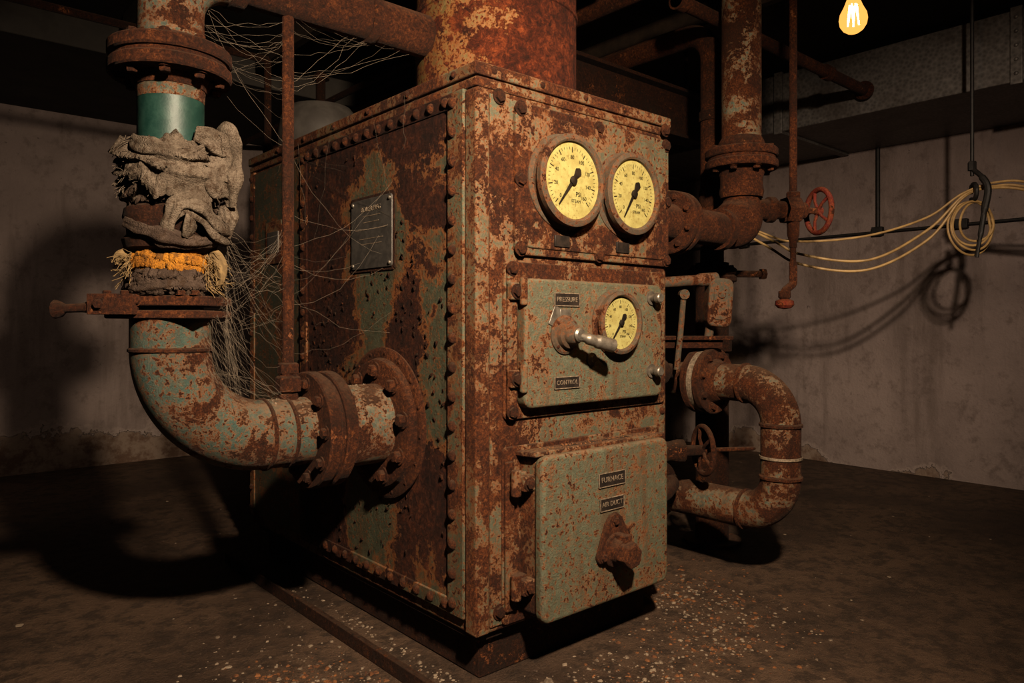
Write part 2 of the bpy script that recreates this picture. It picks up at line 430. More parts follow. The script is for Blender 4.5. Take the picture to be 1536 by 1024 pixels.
# ------------------------------------------------------------------ boiler
W, D, ZB, ZT = .964, 1.795, .159, 1.959
boiler = empty('boiler')
Part('body_shell', M_trim, boiler).box((0, 0, ZB), (W, D, ZT-.03)).done(.012, 3)
p = Part('lid', M_trim, boiler)
p.box((-.014, -.014, ZT-.04), (W+.014, D+.014, ZT)); p.box((-.008, -.008, ZT-.075), (W+.008, D+.008, ZT-.045)); p.done(.007, 3)
p = Part('plinth', M_rustd, boiler)
p.box((.05, .05, 0), (W-.08, D-.08, ZB+.01)); p.box((.025, .025, ZB-.03), (W-.02, D-.02, ZB+.005)); p.done(.006)
# side plates
p = Part('side_plate', M_side, boiler); p.box((-.008, .075, .215), (.004, 1.19, 1.875)); p.done(.003)
p = Part('side_plate_rear', M_sider, boiler); p.box((-.006, 1.215, .215), (.004, 1.76, 1.875)); p.done(.003)
p = Part('side_frame', M_side, boiler)
p.box((-.014, .075, 1.835), (.002, 1.19, 1.885)); p.box((-.014, .075, .205), (.002, 1.19, .255)); p.box((-.015, 1.16, .205), (.002, 1.225, 1.885))
p.box((-.012, 1.74, .205), (.002, 1.79, 1.885)); p.done(.004)
p = Part('side_edge_strip', M_body, boiler); p.box((-.016, .05, .205), (.002, .135, 1.885)); p.done(.004)
p = Part('side_rivets', M_rust, boiler); ax = (-1, 0, 0)
n = 18
for i in range(n):
    z = .245+(1.85-.245)*i/(n-1)
    p.rivet((-.015, .105, z), ax, .019)
    p.rivet((-.014, 1.19, z), ax, .017); p.rivet((-.011, 1.766, z), ax, .016)
for i in range(13):
    y = .105+(1.19-.105)*(i+.5)/13
    p.rivet((-.013, y, 1.858), ax, .018); p.rivet((-.013, y, .232), ax, .018)
for i in range(6):
    p.rivet((-.014, .1+.27*i, ZT-.02), ax, .012)
p.done()
# loose rust scale on side plate
for nm, mt, cnt in (('rust_scale', M_rustd, 420), ('rust_scale_bright', M_rust, 150)):
    p = Part(nm, mt, boiler)
    for i in range(cnt):
        y = random.uniform(.15, 1.14); z = random.uniform(.28, 1.82)
        if noise.noise(Vector((y*3, z*2.2, 3))) < .0: continue
        s_ = random.uniform(.003, .012); a0 = random.random()*6.28; o = Vector((-.0085, y, z)); q = []
        for k in range(6):
            th = a0+k*1.047; rr = s_*random.uniform(.5, 1.2)
            q.append(p.bm.verts.new(o+Vector((-.001-.006*max(0, math.cos(th-a0))*random.uniform(.4, 1), rr*math.cos(th), rr*math.sin(th)))))
        p.bm.faces.new(q)
    p.done(solid=.0012)
# data plate
tag = Part('data_plate', M_tag, boiler).rrect(.470, .765, 1.348, 1.612, -.016, -.008, .012, 'side').done(.002)
p = Part('data_plate_frame', M_rustd, boiler).rrect(.458, .777, 1.336, 1.624, -.012, -.007, .012, 'side').done(.002)
p = Part('data_plate_screws', M_steel, boiler)
for y in (.485, .75):
    for z in (1.363, 1.597): p.rivet((-.016, y, z), ax, .008)
p.done()
p = Part('data_plate_engraving', M_letter, boiler)
for k, (z, a, b_) in enumerate(((1.545, .55, .68), (1.522, .56, .67), (1.495, .50, .73), (1.46, .53, .70), (1.44, .54, .69))):
    p.box((-.0168, a, z), (-.0158, b_, z+.003))
p.done()
text('BOILER MFG', (-.0168, .617, 1.572), SR, .026, M_letter, boiler, 'data_plate_text')
p = Part('rear_tag', M_trim, boiler); p.box((-.012, 1.42, 1.42), (-.004, 1.60, 1.62)); p.done(.003)
p = Part('rear_tag_label', M_tag, boiler); p.box((-.016, 1.45, 1.47), (-.010, 1.57, 1.57)); p.done(.002)

# front fascia
Part('front_skin', M_body, boiler).box((.05, -.006, ZB+.02), (W-.02, .01, ZT-.09)).done(.003)
Part('corner_angle', M_trim, boiler).box((-.010, -.010, ZB+.005), (.045, .05, ZT-.08)).done(.008, 3)
Part('gauge_panel', M_body, boiler).rrect(.145, .95, 1.365, 1.862, -.022, 0, .03).done(.005, 3)
Part('gauge_panel_inner', M_body, boiler).rrect(.175, .925, 1.39, 1.835, -.028, -.01, .03).done(.004, 2)
fb = Part('front_bolts', M_rust, boiler); fy = (0, -1, 0)
for x, z in ((.085, 1.865), (.085, .225), (.925, 1.90), (.165, 1.84), (.93, 1.84), (.165, 1.385), (.93, 1.39), (.165, 1.61), (.54, 1.385), (.54, 1.84), (.935, 1.62)):
    fb.hexb((x, -.008 if x < .1 else -.022, z), fy, .019, .014, rot=random.random())
for z in (.25, .45, .70, .80): fb.rivet((.925, -.006, z), fy, .015)
for i in range(5): fb.rivet((.06+.21*i, -.014, ZT-.02), fy, .011)
fb.done()

def gauge(name, x, z, y0, r, depth, ang, mat_n=9):
    g_ = empty(name); g_.parent = boiler
    P = Part('case', M_bezel, g_)
    P.lathe((x, y0, z), fy, [(0, r*1.10), (.008, r*1.10), (.012, r*1.03), (.014, r*.99), (depth*.55, r*.99), (depth*.6, r*1.04), (depth*.92, r*1.05), (depth, r*1.0), (depth+.002, r*.93), (depth-.004, r*.885), (depth-.016, r*.875), (depth-.018, 0)], 72, cap=False)
    P.lathe((x, y0, z), (0, 1, 0), [(0, 0), (.001, r*1.1)], 72, cap=False)
    P.done(ang=28)
    yd = y0-depth+.014
    Part('dial', M_dial, g_).lathe((x, yd+.003, z), fy, [(0, r*.88), (.003, r*.88), (.003, 0)], 72, cap=False).done()
    T = Part('dial_ticks', M_needle, g_)
    for i in range(41):
        th = math.radians(225-270*i/40); major = i % 5 == 0
        r0, r1, w = r*(.64 if major else .70), r*.76, (.0016 if major else .0008)*r/.14
        d = Vector((math.cos(th), 0, math.sin(th))); t = Vector((-math.sin(th), 0, math.cos(th))); o = Vector((x, yd-.0008, z))
        T.bm.faces.new([T.bm.verts.new(o+d*a_+t*b_) for a_, b_ in ((r0, -w), (r1, -w), (r1, w), (r0, w))])
    T.done()
    for i in range(0, 9):
        th = math.radians(225-270*i/8)
        text(str(i*20), (x+math.cos(th)*r*.53, yd-.001, z+math.sin(th)*r*.53), FR, r*.12, M_needle, g_, 'dial_numeral', .0002)
    text('PSI', (x+r*.2, yd-.001, z-r*.30), FR, r*.15, M_needle, g_, 'dial_unit', .0002)
    text('STEAM', (x+r*.12, yd-.001, z-r*.46), FR, r*.10, M_needle, g_, 'dial_caption', .0002)
    N = Part('needle', M_needle, g_); th = math.radians(ang)
    d = Vector((math.cos(th), 0, math.sin(th))); t = Vector((-d.z, 0, d.x)); o = Vector((x, yd-.005, z))
    outl = [(r*.72, .002), (r*.1, .006*r/.14), (-r*.12, .008*r/.14), (-r*.28, .015*r/.14), (-r*.36, .004*r/.14)]
    pts = [(a_, b_) for a_, b_ in outl]+[(a_, -b_) for a_, b_ in reversed(outl)]
    N.prism(pts, lambda a_, b_, dd: o+d*a_+t*b_+Vector((0, dd, 0)), 0, -.002)
    N.lathe(o, fy, [(0, r*.10), (.006, r*.10), (.008, r*.05), (.008, 0)], 20, cap=False)
    N.done()
    return g_
gauge('pressure_gauge', .352, 1.622, -.024, .148, .062, 232)
gauge('temperature_gauge', .670, 1.614, -.024, .142, .062, 238)

def label(x, z, y, w, h, body):
    Part('label_plate', M_black, boiler).rrect(x-w/2, x+w/2, z-h/2, z+h/2, y-.004, y+.004, .004).done(.001)
    text(body, (x, y-.0045, z), FR, h*.55, M_letter, boiler, 'label_text', .0006)
    q = Part('label_rim', M_letter, boiler)
    for zz in (z-h/2, z+h/2): q.box((x-w/2, y-.0055, zz-.0015), (x+w/2, y-.003, zz+.0015))
    for xx in (x-w/2, x+w/2): q.box((xx-.0015, y-.0055, z-h/2), (xx+.0015, y-.003, z+h/2))
    q.done()
for x in (.345, .66):
    Part('gauge_tag', M_black, boiler).box((x-.035, -.034, 1.402), (x+.035, -.027, 1.440)).done(.001)

# middle control door
Part('control_frame', M_trim, boiler).rrect(.098, .93, .832, 1.342, -.018, 0, .02).done(.005, 3)
Part('control_door', M_door, boiler).rrect(.150, .855, .868, 1.288, -.062, -.014, .032).done(.010, 4)
p = Part('control_hinges', M_trim, boiler)
for z in (1.245, .965):
    p.box((.105, -.045, z-.028), (.165, -.016, z+.028)); 
    p.cyl((.148, -.055, z-.045), (.148, -.055, z+.045), .013, 16)
p.box((.105, -.03, .85), (.145, -.016, 1.33))
p.done(.005)
p = Part('control_bolts', M_rust, boiler)
for x, z in ((.122, 1.318), (.122, .858), (.128, 1.245), (.128, .965)): p.hexb((x, -.03 if z in (1.318, .858) else -.045, z), fy, .018, .013, rot=random.random())
p.done()
p = Part('door_clamps', M_steel, boiler)
for z in (1.238, .965):
    p.lathe((.785, -.06, z), fy, [(0, .026), (.008, .026), (.008, .014), (.03, .014), (.03, .019), (.048, .019), (.052, .015)], 20)
p.lathe((.455, -.06, 1.02), fy, [(0, .022), (.01, .022), (.014, .012), (.02, .012)], 16)
p.done()
label(.335, 1.222, -.062, .118, .042, 'PRESSURE')
label(.335, .945, -.062, .118, .038, 'CONTROL')
gauge('burner_gauge', .575, 1.145, -.060, .106, .046, 232)
# selector lever
lev = empty('selector_lever'); lev.parent = boiler
Part('hub', M_bezel, lev).lathe((.325, -.06, 1.105), fy, [(0, .066), (.008, .066), (.014, .058), (.014, .048), (.03, .045), (.036, .034), (.06, .03), (.07, .022), (.072, 0)], 40, cap=False).done()
p = Part('arm', M_steel, lev)
p.tube(spline([(.318, -.122, 1.105), (.355, -.140, 1.092), (.40, -.155, 1.080), (.455, -.172, 1.066)], 8), [.017]*2+[.015]*6+[.019]*6+[.023]*10+[.014], 16)
p.lathe((.325, -.115, 1.105), fy, [(0, .024), (.02, .024), (.026, .018), (.026, 0)], 20)
p.done()
p = Part('escutcheon', M_steel, lev); p.box((.262, -.066, 1.13), (.30, -.060, 1.20), c=(.281, -.063, 1.165), rotm=Matrix.Rotation(math.radians(25), 3, 'Y')); p.box((.30, -.068, 1.165), (.35, -.06, 1.19)); p.done(.002)
p = Part('pivot_bolts', M_rust, lev)
for k in range(4):
    th = math.radians(45+90*k); p.rivet((.325+.055*math.cos(th), -.072, 1.105+.055*math.sin(th)), fy, .007)
p.done()

# bottom firebox door
Part('fire_door_frame', M_trim, boiler).rrect(.095, .90, .175, .745, -.014, 0, .02).done(.004, 2)
Part('fire_door_box', M_trim, boiler).rrect(.17, .80, .20, .715, -.100, -.01, .025).done(.006, 3)
Part('fire_door', M_door, boiler).rrect(.163, .806, .19, .722, -.128, -.085, .035).done(.014, 5)
p = Part('fire_door_cover', M_trim, boiler); p.box((.15, -.105, .715), (.81, -.005, .732), rotm=Matrix.Rotation(math.radians(-4), 3, 'X')); p.done(.005)
p = Part('door_vents', M_black, boiler)
for k in range(4): p.box((.32+.09*k, -.075, .7295), (.375+.09*k, -.055, .7335), rotm=Matrix.Rotation(math.radians(-4), 3, 'X'))
p.done()
p = Part('fire_door_hinges', M_trim, boiler)
for z in (.635, .305):
    p.box((.108, -.05, z-.032), (.17, -.010, z+.032)); p.box((.125, -.085, z-.025), (.175, -.045, z+.025))
    p.cyl((.118, -.052, z-.042), (.118, -.052, z+.042), .017, 18)
p.box((.10, -.028, .22), (.135, -.012, .70))
p.done(.006, 3)
p = Part('fire_door_hinge_bolts', M_rust, boiler)
for z in (.635, .305): p.hexb((.145, -.085, z), fy, .016, .012)
p.done()
label(.487, .612, -.128, .135, .046, 'FURNACE')
label(.487, .528, -.128, .12, .042, 'AIR DUCT')
lat = empty('door_latch'); lat.parent = boiler
p = Part('latch_plate', M_rust, lat)
pts = [(-.085, -.045), (-.075, -.065), (.06, -.075), (.095, -.05), (.09, -.02), (.04, .075), (.015, .095), (-.015, .09), (-.04, .06)]
p.prism(pts, lambda a_, b_, d_: Vector((.487+a_, d_, .402+b_)), -.146, -.126); p.done(.006, 3)
p = Part('latch_knob', M_rust, lat)
p.lathe((.487, -.14, .372), fy, [(0, .06), (.012, .058), (.018, .045), (.05, .042)], 32)
p.hexb((.487, -.19, .368), fy, .046, .04, False, .2)
p.box((.475, -.2, .39), (.51, -.145, .43)); p.done(.004)
p = Part('latch_bolts', M_rust, lat)
for a_, b_ in ((-.06, -.045), (.068, -.045), (0, .068)): p.hexb((.487+a_, -.145, .402+b_), fy, .013, .012)
p.done()
# crumbs lying on ledges
p = Part('ledge_crumbs', M_leaf, boiler)
for i in range(140): p.crumb((random.uniform(.17, .79), random.uniform(-.10, -.02), .733+random.uniform(0, .002)), random.uniform(.001, .005))
for i in range(90): p.crumb((random.uniform(.0, .95), random.uniform(-.008, .03), ZT), random.uniform(.001, .003))
for i in range(90): p.crumb((random.uniform(-.008, .03), random.uniform(0, 1.7), ZT), random.uniform(.001, .003))
p.done(ang=20)
# skid rail
p = Part('skid_rail', M_rustd); p.box((-.145, -.9, 0), (-.085, 1.75, .014)); p.box((-.150, -.9, 0), (-.138, 1.75, .05)); p.done(.003)

# ------------------------------------------------------------------ flue
flue = empty('flue_pipe')
Part('stack', M_flue, flue).lathe((.48, .48, ZT), (0, 0, 1), [(0, .323), (.38, .323), (.383, .329), (.40, .329), (.403, .323), (ZC-ZT, .323)], 96).done()
p = Part('base_collar', M_trim, flue)
p.lathe((.48, .48, ZT), (0, 0, 1), [(0, .40), (.012, .40), (.016, .345), (.035, .335), (.045, .324)], 96)
for k in range(14): p.hexb((.48+.372*math.cos(k*.449), .48+.372*math.sin(k*.449), ZT+.01), (0, 0, 1), .013, .012)
p.done()

# ------------------------------------------------------------------ left steam pipe
PX, PY, PZ = -.748, .521, .784
sp = empty('steam_pipe')
path = fillet([(-.30, PY, PZ), (PX, PY, PZ), (PX, PY, 1.16)], .28, 28)
Part('lower_elbow', M_teal, sp).tube(path, .112, 56).done()
p = Part('weld_beads', M_rust, sp)
for o, a in (((PX, PY, 1.064), (0, 0, 1)), ((PX+.28, PY, PZ), (1, 0, 0)), ((-.395, PY, PZ), (1, 0, 0))):
    p.lathe(Vector(o)-Vector(a)*.008, a, [(0, .111), (.004, .117), (.011, .117), (.016, .111)], 56, cap=False)
p.done()
p = Part('pipe_crumbs', M_chip, sp)
for i in range(260):
    t = random.random(); a_ = random.gauss(0, .45)
    if t < .5: p.crumb((random.uniform(-.50, -.34), PY+.112*math.sin(a_), PZ+.112*math.cos(a_)-.001), random.uniform(.001, .0045))
    elif t < .8: p.crumb((random.uniform(-.23, -.07), PY+.142*math.sin(a_), PZ+.142*math.cos(a_)-.001), random.uniform(.001, .0045))
    else: p.crumb((PX+random.uniform(-.14, .14), PY+random.uniform(-.1, .02), 1.953 if random.random() < .3 else 1.222), random.uniform(.001, .004))
p.done(ang=20)
p = Part('flange_pair', M_rust, sp); p.flange((-.325, PY, PZ), (1, 0, 0), .196, .042, 9, .017, .016, .1); p.done()
Part('neck', M_teal2, sp).lathe((-.24, PY, PZ), (1, 0, 0), [(0, .135), (.012, .142), (.2, .142), (.22, .15), (.222, .165)], 56).done()
p = Part('boiler_flange', M_rust, sp)
p.lathe((-.017, PY, PZ), (-1, 0, 0), [(0, .272), (.006, .272), (.012, .26), (.012, .235), (.018, .232), (.033, .228), (.037, .22), (.037, .14)], 72)
p.ringbolts((-.054, PY, PZ), (-1, 0, 0), .19, 9, .022, .026, 0, False, .15)
for k in range(16):
    th = k*math.pi/8+.1; p.rivet((-.026, PY+.252*math.cos(th), PZ+.252*math.sin(th)), (-1, 0, 0), .008)
p.done()
# gate / blank plate with handle
p = Part('slide_plate', M_rust, sp)
cz = 1.192
R_ = math.radians(-41)
p.box((PX-.135, PY-.12, cz-.036), (PX+.135, PY+.12, cz-.012), rotz=R_); p.box((PX-.135, PY-.12, cz+.0), (PX+.135, PY+.12, cz+.030), rotz=R_)
p.box((PX-.07, PY-.07, cz-.04), (PX+.07, PY+.07, cz+.035), rotz=R_)
p.done(.005, 2)
ca, sa = .753, -.658
def cl(dx, dy, z):  # local frame turned by the plate's yaw (-41 deg)
    return Vector((PX+ca*dx-sa*dy*1.0, PY+sa*dx+ca*dy, z))
p = Part('slide_handle', M_rust, sp)
p.box((PX-.165, PY-.15, cz-.025), (PX-.04, PY-.11, cz+.033), rotz=R_, c=(PX, PY, cz))
p.tube([cl(-.16, -.13, cz-.004), cl(-.19, -.13, cz-.006), cl(-.235, -.13, cz-.008), cl(-.248, -.13, cz-.01), cl(-.264, -.13, cz-.01), cl(-.276, -.13, cz-.01)], [.018, .013, .012, .022, .027, .010], 20)
for dx in (-.13, -.08, .08, .12): p.hexb(cl(dx, -.11, cz+.03), (0, 0, 1), .012, .014)
p.hexb(cl(-.13, -.15, cz+.004), (-.658, -.753, 0), .014, .012); p.hexb(cl(-.04, -.12, cz+.015), (-.658, -.753, 0), .012, .01)
p.done(.003)
def vl(name, mat, prof, seg=56):
    return Part(name, mat, sp).lathe((PX, PY, 0), (0, 0, 1), [(z, r) for z, r in prof], seg).done()
vl('core_pipe', M_teal2, [(1.2, .088), (1.72, .088)])
vl('packing_collar', M_rustd, [(1.345, .10), (1.36, .125), (1.385, .132), (1.40, .118), (1.425, .12), (1.45, .13), (1.475, .125), (1.49, .10)])
vl('teal_band', M_teal2, [(1.47, .10), (1.475, .106), (1.56, .106), (1.565, .1)])
vl('green_sleeve', M_green, [(1.60, .088), (1.605, .092), (1.800, .092)])
vl('worn_sleeve', M_teal2, [(1.800, .0925), (1.84, .096), (1.845, .098), (1.86, .098)])
p = Part('upper_flange', M_rust, sp); p.flange((PX, PY, 1.865), (0, 0, 1), .170, .038, 9, .016, .014, .09)
p.lathe((PX, PY, 1.835), (0, 0, 1), [(0, .098), (.03, .115)], 48); p.lathe((PX, PY, 1.95), (0, 0, 1), [(0, .13), (.02, .12), (.03, .105)], 48); p.done()
path = fillet([(PX, PY, 1.95), (PX, PY, 2.23), (.2, PY, 2.23)], .17, 22)
Part('upper_elbow', M_teal2, sp).tube(path[:-1], .092, 48).done()
Part('crossover_pipe', M_rust, sp).tube([path[-2], (.165, PY, 2.23)], .078, 48).done()
p = Part('crossover_coupling', M_rust, sp); p.lathe((-.58, PY, 2.23), (1, 0, 0), [(0, .098), (.05, .098)], 40); p.lathe((-.1, PY, 2.23), (1, 0, 0), [(0, .085), (.02, .09), (.04, .085)], 40); p.done(.004)

# rags
def wrap(name, mat, z0, z1, r, amp, seed, th0=0, sweep=2*math.pi, lean=0, thick=.006, edge=.02, nz=44, na=200, pitch=70, hel=1.0, bulge=.012):
    """cloth wound round the pipe: helical folds modulated by low-frequency noise, torn edges"""
    P = Part(name, mat, sp); grid = []
    full = sweep > 6.2
    for i in range(nz+1):
        row = []; tz = i/nz
        for k in range(na+(0 if full else 1)):
            th = th0+sweep*k/na; cs, sn = math.cos(th), math.sin(th)
            tear = .014*noise.noise(Vector((cs*14+seed, sn*14, 9)))
            e0 = z0+edge*1.8*noise.noise(Vector((cs*2.5+seed, sn*2.5, 1)))+tear; e1 = z1+edge*1.8*noise.noise(Vector((cs*2.5, sn*2.5+seed, 5)))+lean*cs+tear
            z = e0+(e1-e0)*tz
            q = Vector((cs*1.3+seed, sn*1.3, z*7))
            low = noise.noise(q)
            ph = z*pitch+hel*math.sin(th*1+seed)+3.2*noise.noise(Vector((cs*1.1, sn*1.1+seed, z*5)))
            fold = 1-abs(math.sin(ph))**.7
            rr = r+amp*(1.0*low+.9*fold+.10*noise.noise(q*7))+bulge*math.sin(tz*math.pi)
            row.append(P.bm.verts.new((PX+cs*rr, PY+sn*rr, z-.012*fold)))
        grid.append(row)
    m_ = len(grid[0])
    for i in range(nz):
        for k in range(m_ if full else m_-1):
            j = (k+1) % m_; P.bm.faces.new((grid[i][k], grid[i][j], grid[i+1][j], grid[i+1][k]))
    return P.done(ang=80, solid=-thick)
wrap('rag_upper', M_cloth, 1.53, 1.655, .106, .026, 3.1, hel=2.2)
wrap('rag_fold_a', M_cloth, 1.57, 1.655, .120, .024, 7.7, th0=math.radians(175), sweep=math.radians(180), edge=.035, hel=3, pitch=50)
wrap('rag_fold_b', M_cloth2, 1.49, 1.58, .106, .020, 11.7, lean=.02, hel=2)
wrap('rag_fold_c', M_cloth, 1.52, 1.60, .130, .018, 4.7, th0=math.radians(200), sweep=math.radians(110), edge=.04, hel=4, pitch=38)
wrap('grey_binding_a', M_cloth2, 1.235, 1.268, .108, .010, 2.2, edge=.006, nz=14, pitch=180)
wrap('grey_binding_b', M_cloth2, 1.262, 1.296, .104, .010, 5.2, edge=.006, nz=14, pitch=180)
wrap('yellow_binding', M_yellow, 1.292, 1.352, .100, .005, 8.2, edge=.006, nz=20, pitch=140)
def rope(name, mat, pts, r, sd, flat=.6):
    sp_ = spline(pts, 14); n = len(sp_)
    rad = [r*(.55+.6*math.sin(math.pi*min(1, .12+.88*i/(n-1))))*(1+.45*noise.noise(sp_[i]*18+Vector((sd, 0, 0)))) for i in range(n)]
    return Part(name, mat, sp).tube(sp_, rad, 40, wob=.3, flat=flat, nseed=sd, ridge=.18, twist=.10).done(ang=80)
def rc(a, r, z): return (PX+r*math.cos(math.radians(a)), PY+r*math.sin(math.radians(a)), z)
rope('rag_twist_a', M_cloth, [rc(285, .12, 1.69), rc(300, .145, 1.68), rc(318, .16, 1.64), rc(310, .15, 1.59), rc(305, .15, 1.55), rc(318, .165, 1.535), rc(330, .18, 1.51)], .032, 1)
rope('rag_twist_b', M_cloth, [rc(330, .13, 1.70), rc(322, .16, 1.69), rc(325, .18, 1.62), rc(318, .18, 1.56), rc(322, .175, 1.49)], .029, 2)
rope('rag_twist_c', M_cloth, [rc(350, .14, 1.41), rc(322, .155, 1.405), rc(300, .152, 1.43), rc(280, .15, 1.475), rc(262, .145, 1.475), rc(252, .145, 1.43), rc(247, .14, 1.385)], .029, 3)
rope('rag_twist_d', M_cloth, [rc(330, .16, 1.50), rc(322, .165, 1.45), rc(318, .165, 1.395)], .024, 4)
rope('rag_twist_e', M_cloth, [rc(200, .12, 1.665), rc(215, .13, 1.64), rc(240, .14, 1.625), rc(265, .14, 1.61), rc(290, .145, 1.65)], .020, 5)
rope('rag_twist_h', M_cloth, [rc(285, .135, 1.49), rc(276, .15, 1.45), rc(272, .15, 1.41), rc(268, .145, 1.385)], .020, 12)
rope('rag_twist_f', M_cloth2, [rc(190, .13, 1.43), rc(215, .135, 1.41), rc(245, .14, 1.385), rc(285, .14, 1.375), rc(320, .14, 1.39)], .020, 6)
rope('rag_twist_g', M_cloth2, [rc(180, .12, 1.25), rc(215, .122, 1.242), rc(250, .122, 1.25), rc(290, .12, 1.25), rc(330, .12, 1.25)], .014, 7)
rope('frayed_clump_a', M_fray, [rc(322, .11, 1.35), rc(318, .135, 1.345), rc(318, .145, 1.32), rc(320, .145, 1.28), rc(322, .135, 1.25)], .014, 8)
rope('frayed_clump_b', M_fray, [rc(180, .11, 1.33), rc(170, .135, 1.335), rc(172, .14, 1.31)], .013, 9)
def fibres(name, mat, n, amin, amax, z0, z1, r0, L, rad=.0009):
    P = Part(name, mat, sp)
    for i in range(n):
        a = random.uniform(amin, amax); z = random.uniform(z0, z1); q = Vector(rc(a, r0*random.uniform(.9, 1.05), z)); pts = [q]
        d = (q-Vector((PX, PY, z))).normalized(); d += Vector((random.gauss(0, .6), random.gauss(0, .6), random.gauss(-.5, .5)))
        LL = L*random.uniform(.4, 1.2)
        for k in range(5):
            d += Vector((random.gauss(0, .35), random.gauss(0, .35), random.gauss(-.25, .35))); pts.append(pts[-1]+d.normalized()*LL/5)
        P.tube(pts, rad, 4)
    return P.done()
fibres('fray_right', M_fray, 130, 300, 335, 1.25, 1.35, .125, .05, .001)
fibres('fray_left', M_fray, 80, 150, 200, 1.28, 1.345, .12, .045, .001)
fibres('fray_rag_left', M_cloth, 90, 160, 205, 1.53, 1.68, .125, .04)
fibres('fray_rag_right', M_cloth, 120, 300, 345, 1.38, 1.70, .16, .032)
fibres('fray_rag_front', M_cloth, 60, 200, 300, 1.49, 1.66, .13, .02)

# thin riser pipe
rs = empty('riser_pipe')
RX = -.383
Part('riser', M_rust, rs).cyl((RX, PY, .99), (RX, PY, ZC), .0195, 24).done()
p = Part('riser_union', M_rust, rs)
p.lathe((RX, PY, .890), (0, 0, 1), [(0, .034), (.02, .032), (.03, .022), (.04, .022)], 24)
p.hexb((RX, PY, .918), (0, 0, 1), .042, .052, False); p.hexb((RX, PY, .978), (0, 0, 1), .035, .035, False)
p.lathe((RX, PY, .96), (0, 0, 1), [(0, .03), (.025, .03)], 24); p.done(.002)

# cobwebs
p = Part('cobweb', M_web)
def strand(a, b, sag, r=.00026):
    a, b = Vector(a), Vector(b); pts = []
    for i in range(9):
        t = i/8; q = a.lerp(b, t); q.z -= sag*4*t*(1-t); pts.append(q+Vector((random.gauss(0, .004), random.gauss(0, .004), random.gauss(0, .004))))
    p.tube(pts, r*random.uniform(.6, 1.8), 3)
for i in range(44):
    strand((PX+.12, PY-.06, random.uniform(1.1, 1.5)), (RX-.02, PY, random.uniform(1.0, 1.45)), random.uniform(-.01, .07))
for i in range(12):
    strand((RX, PY, random.uniform(1.0, 1.85)), (-.012, random.uniform(.3, 1.0), random.uniform(1.1, 1.75)), random.uniform(0.01, .08))
for i in range(50):
    strand((PX+random.uniform(.05, .1), PY-.10, random.uniform(.98, 1.2)), (random.uniform(-.6, -.40), PY-.08+random.uniform(0, .1), random.uniform(.88, .93)), random.uniform(-.02, .06))
for i in range(40):
    z = random.uniform(1.1, 1.4); strand((PX+.15, PY-.03, z), (PX+random.uniform(.16, .22), PY-.04, z-random.uniform(.08, .35)), 0)
for i in range(22):
    strand((PX+.1, PY, random.uniform(1.9, 2.15)), (RX, PY, random.uniform(1.7, 2.15)), random.uniform(0.0, .06))
for i in range(12):
    strand((RX, PY, random.uniform(1.9, 2.2)), (random.uniform(-.2, .1), PY, 2.15), random.uniform(0.0, .05))
for i in range(12):
    strand((-.03, random.uniform(.2, 1.5), 1.93), (-.02, random.uniform(.2, 1.5), random.uniform(1.5, 1.85)), .01)
p.done()

# ------------------------------------------------------------------ right supply pipe with valve
sup = empty('supply_pipe')
SX, SY, SZ = 1.705, .12, 1.575
path = fillet([(W, SY, SZ), (SX, SY, SZ), (SX, SY, 1.9)], .15, 20)
npth = len(path)
Part('elbow', M_rust, sup).tube(path, [.078]*2+[.078+.034*math.sin(math.pi*min(1, i/(npth-3))) for i in range(npth-2)], 48).done()
p = Part('inlet_flange', M_rust, sup); p.flange((1.14, SY, SZ), (1, 0, 0), .135, .028, 8, .014, .01, .07)
p.lathe((1.21, SY, SZ), (1, 0, 0), [(0, .10), (.03, .092), (.05, .079)], 40); p.lathe((1.50, SY, SZ), (1, 0, 0), [(0, .095), (.035, .097), (.04, .09)], 40); p.done()
p = Part('riser_flange', M_rust, sup); p.flange((SX, SY, 1.875), (0, 0, 1), .168, .038, 8, .016, .016, .09)
p.lathe((SX, SY, 1.74), (0, 0, 1), [(0, .098), (.03, .104), (.06, .098), (.1, .10), (.135, .115)], 48); p.lathe((SX, SY, 1.965), (0, 0, 1), [(0, .115), (.04, .105), (.06, .094)], 48); p.done()
Part('riser', M_pipeR, sup).cyl((SX, SY, 1.96), (SX, SY, ZC), .092, 48).done()
Dv = Vector((.856, -.517, 0)); TZ = 1.69
def along(s_, z=TZ, o=Vector((SX, SY, 0))): q = o+Dv*s_; return (q.x, q.y, z)
p = Part('branch', M_rust, sup)
p.lathe(along(.02), Dv, [(0, .052), (.11, .05), (.115, .062), (.145, .062), (.15, .045), (.2, .043)], 32)
p.hexb(along(.22), Dv, .066, .085, False); p.lathe(along(.3), Dv, [(0, .04), (.03, .04), (.034, .016), (.12, .014)], 24); p.done(.003)
wheel_c = along(.405)
def handwheel(name, mat, parent, c, axis, R, rr=.011, spokes=5):
    P = Part(name, mat, parent); a, u, v = frame(axis); c = Vector(c)
    P.tube([c+(u*math.cos(2*math.pi*k/40)+v*math.sin(2*math.pi*k/40))*R for k in range(40)], rr, 12, closed=True)
    P.lathe(c-a*.015, a, [(0, .02), (.03, .02), (.034, .012), (.034, 0)], 16)
    for k in range(spokes):
        th = 2*math.pi*k/spokes; d = u*math.cos(th)+v*math.sin(th); P.tube([c-a*.004+d*.01, c-a*.01+d*R*.5, c+d*R], [.009, .007, .009], 10)
    return P.done()
handwheel('valve_wheel', M_red, sup, wheel_c, Dv, .105, .013)
bx, by, _ = along(.27)
p = Part('gauge_line', M_rust, sup)
p.cyl((bx, by, TZ), (bx, by, ZC), .0185, 20); p.hexb((bx, by, TZ+.05), (0, 0, 1), .036, .04, False)
